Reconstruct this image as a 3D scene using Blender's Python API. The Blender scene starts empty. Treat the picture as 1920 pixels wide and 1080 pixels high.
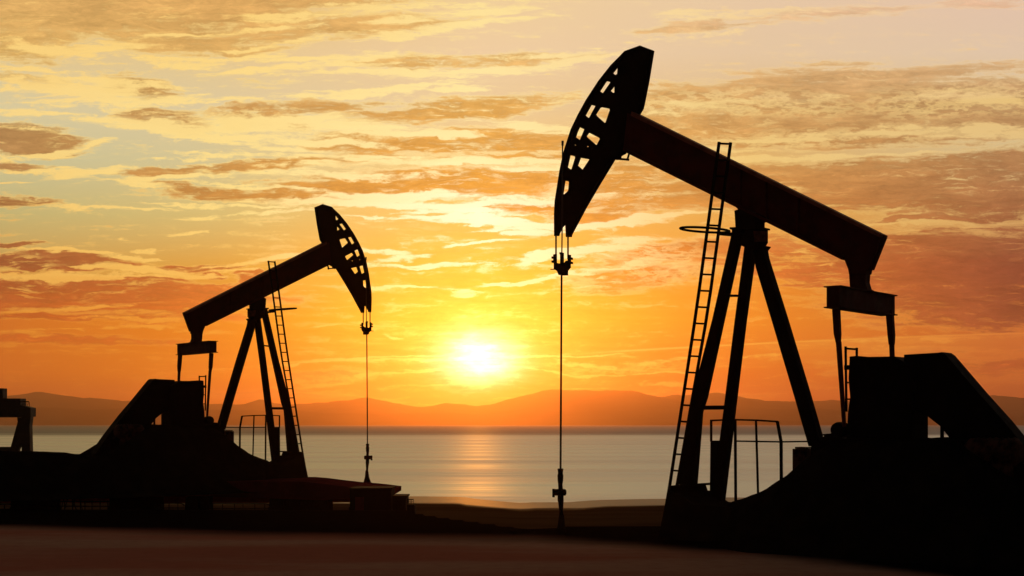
import bpy, math, random
from mathutils import Vector, Matrix
from mathutils.geometry import tessellate_polygon
from mathutils import noise as mn

random.seed(7)
C = bpy.context.scene.collection
R = math.radians
F = 2666.67            # 50 mm lens on a 36 mm sensor, measured in units of a 1920-wide frame
HZ = 795.5             # where the sea horizon sits in those units
ZC = 2.2               # eye height in metres
SUN_AZ, SUN_EL = R(-1.36), R(2.62)


# ------------------------------------------------------------------ colour
def lin(c):
    out = []
    for k in c[:3]:
        k = k / 255.0
        out.append(k / 12.92 if k <= 0.04045 else ((k + 0.055) / 1.055) ** 2.4)
    return (out[0], out[1], out[2], 1.0)


# ------------------------------------------------------------------ node helper
class NT:
    def __init__(self, tree):
        self.t = tree

    def n(self, kind, **kw):
        nd = self.t.nodes.new(kind)
        for k, v in kw.items():
            setattr(nd, k, v)
        return nd

    def link(self, a, b):
        self.t.links.new(a, b)

    def put(self, sock, v):
        if hasattr(v, 'is_linked') or isinstance(v, bpy.types.NodeSocket):
            self.t.links.new(v, sock)
        else:
            sock.default_value = v

    def math(self, op, a, b=None, c=None, clamp=False):
        nd = self.n('ShaderNodeMath', operation=op, use_clamp=clamp)
        self.put(nd.inputs[0], a)
        if b is not None:
            self.put(nd.inputs[1], b)
        if c is not None:
            self.put(nd.inputs[2], c)
        return nd.outputs[0]

    def vmath(self, op, a, b=None, c=None, out=0):
        nd = self.n('ShaderNodeVectorMath', operation=op)
        self.put(nd.inputs[0], a)
        if b is not None:
            self.put(nd.inputs[1], b)
        if c is not None:
            self.put(nd.inputs[2], c)
        return nd.outputs[out]

    def rng(self, v, a, b, lo=0.0, hi=1.0, interp='SMOOTHSTEP'):
        nd = self.n('ShaderNodeMapRange', interpolation_type=interp)
        self.put(nd.inputs['Value'], v)
        self.put(nd.inputs['From Min'], a)
        self.put(nd.inputs['From Max'], b)
        self.put(nd.inputs['To Min'], lo)
        self.put(nd.inputs['To Max'], hi)
        return nd.outputs[0]

    def noise(self, vec, scale, detail=4.0, rough=0.55, dist=0.0, color=False, lac=2.0):
        nd = self.n('ShaderNodeTexNoise')
        self.put(nd.inputs['Vector'], vec)
        nd.inputs['Scale'].default_value = scale
        nd.inputs['Detail'].default_value = detail
        nd.inputs['Roughness'].default_value = rough
        nd.inputs['Distortion'].default_value = dist
        nd.inputs['Lacunarity'].default_value = lac
        return nd.outputs['Color' if color else 'Fac']

    def mix(self, f, a, b, blend='MIX'):
        nd = self.n('ShaderNodeMix', data_type='RGBA', blend_type=blend)
        self.put(nd.inputs[0], f)
        self.put(nd.inputs[6], a)
        self.put(nd.inputs[7], b)
        return nd.outputs[2]

    def ramp(self, fac, stops, interp='LINEAR'):
        nd = self.n('ShaderNodeValToRGB')
        cr = nd.color_ramp
        cr.interpolation = interp
        while len(cr.elements) < len(stops):
            cr.elements.new(0.5)
        for e, (p, c) in zip(cr.elements, stops):
            e.position = p
            e.color = c
        self.put(nd.inputs[0], fac)
        return nd.outputs[0]


# ------------------------------------------------------------------ the sky
def build_world():
    w = bpy.data.worlds.new("World")
    bpy.context.scene.world = w
    w.use_nodes = True
    w.node_tree.nodes.clear()
    g = NT(w.node_tree)
    out = g.n('ShaderNodeOutputWorld')
    tc = g.n('ShaderNodeTexCoord')
    d = tc.outputs['Generated']
    s = g.n('ShaderNodeSeparateXYZ')
    g.link(d, s.inputs[0])
    x, y, z = s.outputs
    yy = g.math('MAXIMUM', y, 0.08)
    u = g.math('DIVIDE', x, yy)
    v = g.math('DIVIDE', z, yy)
    # sky-plane coordinates: direction tangents, in thousandths
    X = g.math('MULTIPLY_ADD', u, F / 1000, 0.960)
    Y = g.math('MULTIPLY_ADD', v, -F / 1000, HZ / 1000)
    X = g.math('MINIMUM', g.math('MAXIMUM', X, -3.0), 5.0)
    Y = g.math('MINIMUM', g.math('MAXIMUM', Y, -4.0), 0.80)
    cmb = g.n('ShaderNodeCombineXYZ')
    g.link(X, cmb.inputs[0])
    g.link(Y, cmb.inputs[1])
    cmb.inputs[2].default_value = 1.0
    P = cmb.outputs[0]
    # large and small drift of the cloud outlines
    Pa = g.vmath('MULTIPLY', P, (1.0, 3.2, 1.0))
    n1 = g.noise(Pa, 5.0, 4.0, 0.55, color=True)
    n2 = g.noise(Pa, 22.0, 5.0, 0.62, color=True)
    o1 = g.vmath('MULTIPLY', g.vmath('SUBTRACT', n1, (0.5, 0.5, 0.5)), (0.10, 0.045, 0.0))
    o2 = g.vmath('MULTIPLY', g.vmath('SUBTRACT', n2, (0.5, 0.5, 0.5)), (0.035, 0.016, 0.0))
    Q = g.vmath('ADD', P, g.vmath('ADD', o1, o2))

    sq = g.n('ShaderNodeSeparateXYZ')
    g.link(Q, sq.inputs[0])
    XV, YV = [], []
    cx_ = g.n('ShaderNodeCombineXYZ')
    cy_ = g.n('ShaderNodeCombineXYZ')
    for i in range(3):
        g.link(sq.outputs[0], cx_.inputs[i])
        g.link(sq.outputs[1], cy_.inputs[i])
    XV, YV = cx_.outputs[0], cy_.outputs[0]

    def field(lst):
        """soft ovals, three at a time in the three channels of a vector"""
        lst = list(lst)
        acc = None
        for i in range(0, len(lst), 3):
            trio = lst[i:i + 3]
            while len(trio) < 3:
                trio.append(trio[-1])
            kx, ky, ka, lx, ly, la, am = [], [], [], [], [], [], []
            for (cx, cy, rx, ry, rot, amp) in trio:
                cr, sr = math.cos(R(rot)), math.sin(R(rot))
                rx, ry, cx, cy = rx / 1000, ry / 1000, cx / 1000, cy / 1000
                kx.append(cr / rx)
                ky.append(sr / rx)
                ka.append(-(cx * cr + cy * sr) / rx)
                lx.append(-sr / ry)
                ly.append(cr / ry)
                la.append((cx * sr - cy * cr) / ry)
                am.append(amp)
            a = g.vmath('MULTIPLY_ADD', XV, kx, g.vmath('MULTIPLY_ADD', YV, ky, ka))
            t = g.vmath('MULTIPLY_ADD', XV, lx, g.vmath('MULTIPLY_ADD', YV, ly, la))
            q = g.vmath('MULTIPLY_ADD', t, t, g.vmath('MULTIPLY', a, a))
            e = g.vmath('MULTIPLY_ADD', q, [-0.62 * k_ for k_ in am], am)
            acc = g.vmath('MAXIMUM', e, (0.0, 0.0, 0.0) if acc is None else acc)
        if acc is None:
            return 0.0
        sp_ = g.n('ShaderNodeSeparateXYZ')
        g.link(acc, sp_.inputs[0])
        return g.math('MAXIMUM', g.math('MAXIMUM', sp_.outputs[0], sp_.outputs[1]), sp_.outputs[2])

    bodies = [
        (230, 10, 560, 62, -1, 1.25), (50, 80, 130, 48, 0, 1.0), (440, 72, 230, 30, -4, 1.0),
        (330, 60, 200, 40, 0, 1.0), (690, 48, 210, 26, -4, 1.05), (770, 118, 130, 17, -2, 0.9), (975, 112, 180, 15, -3, 0.95),
        (560, 205, 190, 14, -3, 1.05), (300, 40, 480, 22, -3, 1.2), (1650, 140, 300, 20, -4, 1.0), (940, 300, 230, 14, -2, 1.05), (262, 160, 80, 28, 6, 1.25), (60, 150, 110, 14, 4, 0.75), (310, 222, 90, 20, 8, 1.1), (345, 232, 60, 22, 12, 1.1),
        (450, 222, 60, 26, 4, 1.0), (530, 230, 75, 24, 4, 1.05), (40, 258, 125, 32, 3, 1.5),
        (10, 312, 105, 9, 0, 1.0), (20, 381, 90, 12, 3, 1.3), (25, 459, 50, 6, 3, 1.1),
        (330, 320, 120, 9, -3, 1.1), (500, 309, 190, 14, -4, 1.2), (690, 300, 120, 18, 0, 1.0),
        (830, 208, 260, 24, -6, 1.1), (800, 268, 200, 22, 2, 1.15), (960, 262, 210, 24, -1, 1.2), (660, 270, 110, 22, 4, 1.1),
        (400, 358, 110, 11, 5, 1.1), (520, 370, 190, 15, 3, 1.25), (760, 350, 300, 32, -2, 1.3), (960, 335, 150, 32, -2, 1.15),
        (1010, 385, 200, 16, -3, 1.05), (1180, 340, 160, 55, -6, 1.0), (1140, 400, 110, 20, -8, 1.0),
        (1330, 190, 240, 45, -4, 1.15), (1560, 180, 260, 62, -2, 1.3), (1780, 190, 260, 55, -4, 1.25), (1500, 235, 330, 38, -3, 1.3),
        (1860, 225, 160, 45, -4, 1.2), (1620, 262, 330, 16, -2, 1.1), (1250, 235, 140, 40, 0, 1.1),
        (1640, 345, 480, 50, -2, 1.6), (1860, 345, 260, 62, -2, 1.6), (1380, 350, 170, 55, 0, 1.2), (1790, 408, 200, 9, -2, 1.2),
        (1830, 520, 320, 92, 0, 1.7), (1620, 500, 170, 60, -2, 1.25), (1700, 455, 200, 24, -2, 1.2),
        (1270, 470, 150, 26, -8, 1.1), (1200, 520, 160, 26, -5, 1.05), (1420, 480, 130, 40, -5, 1.0),
        (90, 492, 165, 17, 2, 1.4), (390, 496, 95, 8, -4, 1.15), (300, 522, 80, 6, 0, 1.0),
        (120, 548, 330, 36, 2, 1.35), (380, 560, 190, 30, 0, 1.15), (406, 512, 28, 9, 18, 1.3), (476, 513, 34, 15, 8, 1.3),
        (100, 592, 190, 9, 1, 1.1), (300, 590, 190, 16, 0, 0.95), (110, 640, 240, 12, 1, 1.0),
        (1330, 52, 180, 11, -4, 0.8), (1560, 20, 220, 12, -4, 0.85), (1840, 4, 160, 9, -2, 0.8),
        (600, 705, 110, 13, -2, 1.0), (520, 742, 150, 8, 0, 0.9), (1320, 742, 160, 8, 0, 0.9), (1820, 690, 260, 36, 0, 0.8), (860, 726, 40, 5, 0, 0.6),
    ]
    brights = [
        (520, 130, 240, 8, -3, 1.0), (220, 150, 170, 10, 3, 1.1), (520, 262, 230, 8, 4, 1.15), (420, 190, 160, 6, 2, 0.9), (1330, 280, 220, 6, -3, 1.0), (110, 96, 100, 16, 6, 1.0), (195, 88, 70, 14, -5, 1.0), (330, 112, 130, 11, 5, 1.0), (460, 106, 130, 9, -5, 1.0),
        (50, 130, 90, 9, 5, 1.0), (150, 172, 190, 28, 5, 1.15), (290, 192, 120, 12, -8, 1.1), (70, 210, 170, 7, 3, 1.0), (380, 60, 190, 5, -4, 0.9),
        (320, 240, 200, 17, 7, 1.1), (470, 240, 170, 26, 4, 1.1), (440, 266, 190, 9, 7, 1.1), (60, 240, 90, 8, 5, 0.9),
        (100, 282, 120, 8, -12, 1.15), (40, 292, 110, 5, -3, 1.0), (60, 319, 110, 5, -2, 1.0), (20, 342, 55, 4, -3, 0.9),
        (165, 323, 85, 10, -5, 1.1), (210, 340, 150, 5, 7, 1.0), (330, 334, 170, 5, -3, 1.0), (330, 300, 90, 4, -3, 0.85), (335, 287, 55, 6, 2, 0.8),
        (95, 391, 80, 8, 2, 1.05), (235, 391, 100, 5, -1, 1.05), (400, 384, 140, 5, 3, 1.0), (370, 407, 70, 5, -2, 1.0), (500, 401, 130, 5, -3, 1.0),
        (350, 439, 50, 4, -4, 0.9), (240, 455, 30, 6, 4, 0.8), (283, 472, 34, 4, -5, 0.85),
        (620, 108, 150, 8, -2, 1.0), (720, 138, 230, 11, 0, 1.15), (900, 134, 180, 9, -2, 1.15), (1050, 118, 130, 10, -6, 1.1), (1080, 100, 110, 9, -4, 0.9),
        (700, 172, 200, 12, -5, 1.05), (860, 168, 90, 6, -2, 0.9), (860, 50, 210, 10, -8, 1.05), (700, 20, 300, 14, -3, 1.0), (900, 20, 200, 12, -7, 0.95),
        (560, 75, 170, 6, -6, 1.0), (640, 235, 120, 22, 4, 1.1), (760, 250, 150, 9, 3, 1.05), (1000, 236, 110, 9, 5, 1.1), (1080, 250, 120, 5, 3, 1.0),
        (600, 295, 300, 7, 1, 1.0), (850, 305, 320, 9, -1, 1.15), (1010, 315, 160, 8, -2, 1.1), (620, 330, 200, 9, 2, 1.0), (480, 352, 170, 5, 5, 1.0),
        (640, 382, 240, 9, 2, 1.3), (730, 372, 160, 13, -1, 1.3), (820, 392, 160, 9, 5, 1.3), (940, 385, 190, 7, -5, 1.25), (1040, 372, 120, 9, -3, 1.15),
        (860, 410, 130, 8, -1, 1.35), (960, 418, 170, 10, 4, 1.35), (1080, 424, 220, 7, -3, 1.3), (1010, 438, 90, 7, -3, 1.3), (1220, 410, 160, 6, -6, 1.15),
        (690, 409, 36, 3, 0, 1.0), (720, 470, 90, 6, 3, 1.2), (730, 483, 110, 7, -6, 1.2), (790, 497, 140, 7, -1, 1.2), (890, 459, 70, 4, -5, 1.2),
        (1020, 484, 70, 9, -6, 1.35), (1090, 476, 90, 12, -8, 1.2), (1160, 455, 100, 7, -8, 1.0), (1210, 490, 70, 13, -10, 0.85), (1270, 500, 60, 12, 0, 0.9), (1255, 540, 30, 6, 0, 0.8),
        (960, 528, 90, 4, -4, 1.25), (1050, 520, 110, 4, -7, 1.2), (1140, 508, 70, 4, -4, 1.0), (760, 538, 130, 4, -2, 1.05), (866, 545, 30, 9, 0, 1.0),
        (745, 624, 26, 4, 0, 0.95), (610, 606, 50, 3, -3, 0.8),
        (1330, 205, 90, 13, 4, 0.95), (1500, 190, 80, 13, -6, 0.95), (1400, 195, 70, 8, 4, 0.85), (1850, 185, 110, 22, 6, 0.95), (1740, 180, 70, 12, -8, 0.9),
        (1600, 252, 300, 9, -2, 1.0), (1830, 250, 200, 14, 3, 0.95), (1460, 296, 300, 7, -2, 1.05), (1700, 288, 280, 5, -2, 0.8), (1240, 212, 60, 9, 4, 0.9),
        (1750, 418, 170, 5, -2, 1.0), (1850, 418, 170, 4, -3, 0.9), (1550, 494, 50, 4, -8, 0.6), (1420, 26, 170, 10, -5, 0.85), (1340, 64, 140, 8, -5, 0.85), (1270, 30, 60, 9, 0, 0.8), (1240, 74, 60, 4, 0, 0.7),
        (180, 478, 160, 5, 4, 1.1), (90, 517, 190, 7, 0, 1.15), (270, 506, 170, 7, 3, 1.15), (330, 516, 170, 5, -1, 1.0), (480, 484, 180, 5, -7, 1.1), (480, 500, 120, 4, -2, 0.9),
        (100, 578, 150, 7, -5, 0.9), (250, 597, 130, 5, 2, 0.9), (120, 618, 170, 4, -3, 0.75), (30, 628, 70, 4, 4, 0.85), (320, 615, 90, 6, 3, 0.85), (160, 655, 60, 5, 6, 0.55), (30, 648, 50, 5, 2, 0.6), (410, 620, 30, 6, 0, 0.8),
        (560, 684, 200, 2.5, -4, 1.0), (720, 671, 160, 2.5, -3, 1.2), (790, 676, 110, 4, -1, 1.2), (1010, 668, 170, 3, -3, 1.2), (1080, 664, 120, 2.5, -2, 1.1),
        (1130, 682, 90, 6, 6, 1.05), (1230, 682, 90, 7, -6, 0.9), (1180, 700, 140, 3, 0, 0.85), (760, 700, 120, 4, -9, 1.05), (820, 690, 90, 3, -4, 1.1), (690, 708, 70, 6, -10, 0.95),
        (1030, 694, 90, 3.5, 5, 1.1), (860, 716, 45, 6, 8, 1.25), (900, 722, 28, 8, 0, 1.6), (720, 728, 200, 2.5, -4, 0.85), (620, 720, 130, 5, -7, 0.8), (860, 753, 100, 3, -3, 0.95), (650, 742, 130, 3, 2, 0.75),
        (1120, 724, 130, 2.5, -4, 0.9), (1220, 722, 100, 3, 2, 0.8), (1340, 715, 110, 5, -3, 0.6), (1420, 668, 120, 5, -3, 0.65), (1560, 655, 170, 5, -3, 0.5), (1700, 640, 260, 8, -1, 0.45),
    ]
    Pn = g.vmath('MULTIPLY', Q, (1.0, 4.2, 1.0))
    na = g.noise(Pn, 9.0, 8.0, 0.62)
    nb = g.noise(g.vmath('ADD', Pn, (3.1, 1.7, 0)), 34.0, 8.0, 0.68)
    Pl = g.vmath('MULTIPLY', P, (0.55, 9.0, 1.0))
    nc = g.noise(Pl, 9.0, 5.0, 0.55)
    puffs = [(1420, 195, 230, 34, 2, 1), (1800, 190, 240, 44, -3, 1), (1600, 256, 380, 20, -2, 1), (1230, 205, 90, 18, 0, 1),
             (1250, 495, 120, 55, 0, 0.9), (500, 235, 220, 30, 4, 1), (150, 165, 160, 34, 6, 0.8), (690, 250, 120, 20, 0, 0.9), (640, 712, 150, 16, -4, 0.8), (1180, 690, 160, 12, 0, 0.8)]
    np_ = g.noise(g.vmath('MULTIPLY', P, (1.0, 2.6, 1.0)), 27.0, 7.0, 0.62)
    puff = g.math('MULTIPLY', g.math('MULTIPLY', g.rng(np_, 0.45, 0.53), g.rng(np_, 0.68, 0.54)), 0.7)
    nz = g.math('SUBTRACT', na, 0.5)
    nzb = g.math('SUBTRACT', nb, 0.5)
    nzc = g.math('SUBTRACT', nc, 0.5)
    nsum = g.math('ADD', g.math('MULTIPLY', nz, 2.4), g.math('MULTIPLY_ADD', nzb, 1.9, g.math('MULTIPLY', nzc, 2.1)))
    m_wisp = g.rng(nsum, 0.45, 1.0, 0.0, 0.25)

    Yr = g.rng(Y, 0.0, 0.8, 0.0, 1.0, 'LINEAR')
    nwob = g.math('MULTIPLY_ADD', nzc, 0.10, Yr)

    def column(stops, fac):
        return g.ramp(fac, [(p / 0.8, lin(c)) for p, c in stops])

    def blend(cols, fac):
        acc = None
        for k, (xc, stops) in enumerate(cols):
            c = column(stops, fac)
            if acc is None:
                acc = c
            else:
                acc = g.mix(g.rng(X, cols[k - 1][0], xc, 0, 1, 'LINEAR'), acc, c)
        return acc

    ys = [0.0, .1, .2, .3, .4, .5, .6, .7, .75]

    def st(*cs):
        return list(zip(ys, cs))

    base = blend([
        (0.0, st((228, 192, 122), (226, 202, 150), (216, 206, 163), (201, 198, 153), (194, 184, 122), (204, 160, 80), (214, 112, 34), (220, 108, 28), (198, 88, 28))),
        (0.4, st((226, 186, 112), (230, 203, 145), (219, 205, 163), (209, 201, 152), (211, 193, 122), (220, 164, 68), (232, 134, 24), (232, 124, 18), (214, 94, 18))),
        (0.9, st((240, 210, 158), (237, 208, 166), (232, 206, 158), (240, 208, 130), (241, 195, 98), (250, 190, 58), (255, 200, 28), (252, 150, 16), (246, 124, 16))),
        (1.4, st((232, 203, 168), (229, 202, 166), (222, 190, 138), (222, 178, 104), (226, 168, 82), (236, 148, 46), (240, 138, 30), (228, 108, 26), (208, 84, 28))),
        (1.9, st((228, 198, 174), (226, 201, 173), (220, 196, 146), (214, 190, 140), (206, 160, 96), (186, 100, 52), (196, 96, 46), (216, 106, 46), (192, 84, 40))),
    ], Yr)
    body = blend([
        (0.0, st((224, 176, 104), (216, 172, 98), (178, 138, 86), (178, 134, 82), (166, 112, 64), (152, 80, 46), (198, 92, 32), (214, 104, 30), (186, 80, 30))),
        (0.45, st((224, 172, 100), (218, 172, 100), (200, 152, 88), (202, 150, 80), (196, 138, 66), (190, 104, 48), (222, 110, 34), (228, 112, 32), (206, 90, 28))),
        (0.9, st((230, 184, 112), (228, 184, 112), (220, 170, 90), (220, 160, 68), (224, 156, 56), (240, 160, 50), (250, 170, 40), (250, 140, 34), (240, 118, 28))),
        (1.4, st((228, 190, 150), (222, 178, 122), (208, 162, 100), (206, 152, 84), (206, 136, 66), (216, 112, 46), (226, 116, 42), (222, 104, 38), (200, 82, 34))),
        (1.9, st((226, 184, 152), (216, 176, 128), (190, 148, 98), (176, 128, 82), (160, 102, 64), (140, 70, 48), (148, 72, 45), (196, 90, 44), (176, 74, 40))),
    ], nwob)
    bright = blend([
        (0.0, st((252, 208, 122), (255, 216, 130), (255, 222, 140), (255, 220, 132), (252, 204, 110), (250, 196, 96), (236, 150, 48), (236, 138, 40), (232, 120, 38))),
        (0.45, st((253, 212, 122), (255, 220, 134), (255, 228, 148), (255, 230, 148), (255, 230, 142), (252, 206, 104), (244, 168, 56), (248, 160, 48), (240, 132, 40))),
        (0.9, st((255, 230, 156), (255, 234, 164), (255, 238, 168), (255, 244, 180), (255, 252, 214), (255, 251, 200), (255, 240, 120), (255, 232, 96), (255, 196, 54))),
        (1.4, st((246, 216, 160), (246, 214, 158), (240, 208, 136), (240, 206, 128), (248, 206, 112), (252, 190, 82), (255, 190, 74), (255, 184, 62), (246, 142, 48))),
        (1.9, st((242, 206, 168), (240, 210, 164), (236, 200, 128), (232, 202, 142), (222, 182, 112), (204, 120, 66), (236, 140, 60), (236, 128, 52), (216, 104, 44))),
    ], nwob)
    dsun = g.vmath('LENGTH', g.vmath('MULTIPLY', g.vmath('SUBTRACT', P, (0.9, 0.5, 1.0)), (1.0, 1.5, 0.0)), out=1)
    lift = g.rng(dsun, 0.42, 0.12, 1.0, 1.16)
    bl_ = g.vmath('SCALE', bright)
    g.link(lift, bl_.node.inputs['Scale'])
    bright = bl_
    # body tone varies gently inside the cloud
    tone = g.math('MULTIPLY_ADD', nz, 1.05, 0.965)
    tone = g.math('MULTIPLY_ADD', nzb, 0.75, tone)
    tc_ = g.n('ShaderNodeCombineXYZ')
    for k in range(3):
        g.link(tone, tc_.inputs[k])
    body = g.mix(1.0, body, tc_.outputs[0], 'MULTIPLY')
    # glow of the sun through the thin cloud
    dv = g.vmath('SUBTRACT', g.vmath('ADD', P, g.vmath('ADD', g.vmath('MULTIPLY', o1, (0.35, 0.3, 0)), g.vmath('MULTIPLY', o2, (0.8, 1.2, 0)))), (0.897, 0.676, 1.0))
    dv = g.vmath('MULTIPLY', dv, (0.86, 1.15, 0.0))
    rr = g.vmath('LENGTH', dv, out=1)
    g1 = g.math('EXPONENT', g.math('MULTIPLY', g.math('POWER', g.math('DIVIDE', rr, 0.052), 2.0), -1.0))
    g2 = g.math('EXPONENT', g.math('DIVIDE', rr, -0.105))
    g3 = g.math('EXPONENT', g.math('DIVIDE', rr, -0.19))
    low = g.math('MULTIPLY', g.rng(Y, 0.69, 0.745, 1.0, 0.35), g.math('MAXIMUM', g.math('MULTIPLY_ADD', nsum, 0.55, 1.0), 0.3))
    def glow(fac, c, k):
        m = g.math('MULTIPLY', g.math('MULTIPLY', fac, k), low)
        v_ = g.vmath('SCALE', c)
        v_.node.inputs['Scale'].default_value = 1.0
        g.link(m, v_.node.inputs['Scale'])
        return v_
    gsum = g.vmath('ADD', glow(g1, (1.0, 0.93, 0.75), 2.4), glow(g2, (1.0, 0.80, 0.17), 1.1))
    gsum = g.vmath('ADD', gsum, glow(g3, (0.5, 0.34, 0.0), 0.32))
    # fade away from the sunset side: upward and round to the dark side
    up = g.rng(Y, -0.6, -2.6, 1.0, 0.40)
    side = g.rng(y, 0.35, 0.9, 0.0, 1.0)
    k = g.math('MULTIPLY', up, side)
    nbase = g.mix(m_wisp, base, bright)
    ns1 = g.noise(g.vmath('MULTIPLY', Q, (0.9, 9.0, 1.0)), 16.0, 7.0, 0.66)
    ns2 = g.noise(g.vmath('MULTIPLY', P, (1.0, 2.2, 1.0)), 4.0, 3.0, 0.5)
    wisp2 = g.math('MULTIPLY', g.rng(ns1, 0.50, 0.66), g.rng(ns2, 0.42, 0.58))
    wisp2 = g.math('MULTIPLY', wisp2, g.rng(Y, 0.62, 0.50, 0.35, 1.0))
    # the long straight trail low on the right and the paler air below it
    tt = g.math('SUBTRACT', X, 1.06)
    ty = g.math('MULTIPLY_ADD', tt, g.math('MULTIPLY_ADD', tt, 0.0206, -0.0643), 0.665)
    dy = g.math('SUBTRACT', Y, ty)
    ln = g.math('EXPONENT', g.math('MULTIPLY', g.math('POWER', g.math('DIVIDE', dy, 0.0019), 2.0), -1.0))
    ln = g.math('MULTIPLY', ln, g.rng(X, 1.04, 1.2, 0.0, 0.75))
    pale = g.math('MULTIPLY', g.math('MULTIPLY', g.rng(dy, -0.002, 0.003), g.rng(dy, 0.06, 0.012)), g.rng(X, 1.25, 1.65, 0.0, 0.42))
    trail = g.math('MAXIMUM', ln, g.math('MULTIPLY', pale, g.math('MULTIPLY_ADD', nzc, 1.6, 0.8)))

    def paint(lo, hi):
        """the clouds that touch one belt of elevation"""
        def pick(lst):
            out_ = []
            for e in lst:
                ext = 1.27 * (e[3] * abs(math.cos(R(e[4]))) + e[2] * abs(math.sin(R(e[4])))) + 30
                if e[1] + ext > lo and e[1] - ext < hi:
                    out_.append(e)
            return out_
        fb = field(pick(bodies))
        fr = field(pick(brights))
        DB = g.math('MULTIPLY_ADD', fb, 1.18, nsum)
        DR = g.math('ADD', fr, g.math('MULTIPLY', nsum, 0.9))
        m_body = g.rng(DB, 0.36, 1.08)
        m_edge = g.rng(DB, 0.10, 0.70)
        m_bright = g.rng(DR, 0.36, 1.0)
        col = g.mix(g.math('MULTIPLY', m_edge, 0.62), nbase, bright)
        col = g.mix(m_body, col, body)
        col = g.mix(g.math('MULTIPLY', g.math('MAXIMUM', m_bright, puff_lines(pick(puffs))), 0.94), col, bright)
        near = g.rng(g.math('ADD', fb, fr), 0.05, 0.7, 0.12, 1.0)
        col = g.mix(g.math('MULTIPLY', g.math('MULTIPLY', wisp2, near), 0.8), col, bright)
        if hi > 600:
            col = g.mix(trail, col, bright)
        col = g.vmath('ADD', col, gsum)
        lp = g.vmath('SCALE', col)
        g.link(k, lp.node.inputs['Scale'])
        bg = g.n('ShaderNodeBackground')
        g.link(lp, bg.inputs[0])
        return bg.outputs[0]

    def puff_lines(lst):
        if not lst:
            return 0.0
        reg = g.math('MULTIPLY', g.rng(field(lst), 0.25, 0.9), 1.0)
        return g.math('MULTIPLY', reg, puff)

    cuts = [-140, 160, 300, 430, 600]
    lims = [-4000] + cuts + [800]
    shader = None
    for i in range(len(lims) - 1):
        sh = paint(lims[i], lims[i + 1])
        if shader is None:
            shader = sh
        else:
            ms = g.n('ShaderNodeMixShader')
            g.link(g.math('GREATER_THAN', Y, lims[i] / 1000), ms.inputs[0])
            g.link(shader, ms.inputs[1])
            g.link(sh, ms.inputs[2])
            shader = ms.outputs[0]
    sky = g.n('ShaderNodeTexSky', sky_type='NISHITA')
    sky.sun_disc = False
    sky.sun_elevation = SUN_EL
    sky.sun_rotation = SUN_AZ
    sky.air_density = 1.2
    sky.dust_density = 2.0
    nk = g.math('MULTIPLY_ADD', k, -0.94, 0.95)
    ns = g.vmath('SCALE', sky.outputs[0])
    g.link(nk, ns.node.inputs['Scale'])
    bg2 = g.n('ShaderNodeBackground')
    g.link(ns, bg2.inputs[0])
    bg2.inputs[1].default_value = 0.05
    add = g.n('ShaderNodeAddShader')
    g.link(shader, add.inputs[0])
    g.link(bg2.outputs[0], add.inputs[1])
    g.link(add.outputs[0], out.inputs[0])
    w.cycles.sampling_method = 'NONE'


# ------------------------------------------------------------------ materials
def new_mat(name):
    m = bpy.data.materials.new(name)
    m.use_nodes = True
    g = NT(m.node_tree)
    p = m.node_tree.nodes['Principled BSDF']
    return m, g, p


def coord(g):
    return g.n('ShaderNodeTexCoord').outputs['Object']


def steel(name, c1, c2, rough=0.6, scale=3.0, spec=0.25):
    m, g, p = new_mat(name)
    co = coord(g)
    n = g.noise(co, scale, 6.0, 0.65)
    g.link(g.mix(g.rng(n, 0.4, 0.68), c1 + (1,), c2 + (1,)), p.inputs['Base Color'])
    g.link(g.rng(g.noise(co, scale * 3, 4), 0.3, 0.7, rough - 0.12, rough + 0.15, 'LINEAR'), p.inputs['Roughness'])
    p.inputs['Specular IOR Level'].default_value = spec
    b = g.n('ShaderNodeBump')
    b.inputs['Strength'].default_value = 0.15
    b.inputs['Distance'].default_value = 0.01
    g.link(g.noise(co, 40.0, 4), b.inputs['Height'])
    g.link(b.outputs[0], p.inputs['Normal'])
    return m


M = {}


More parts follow.
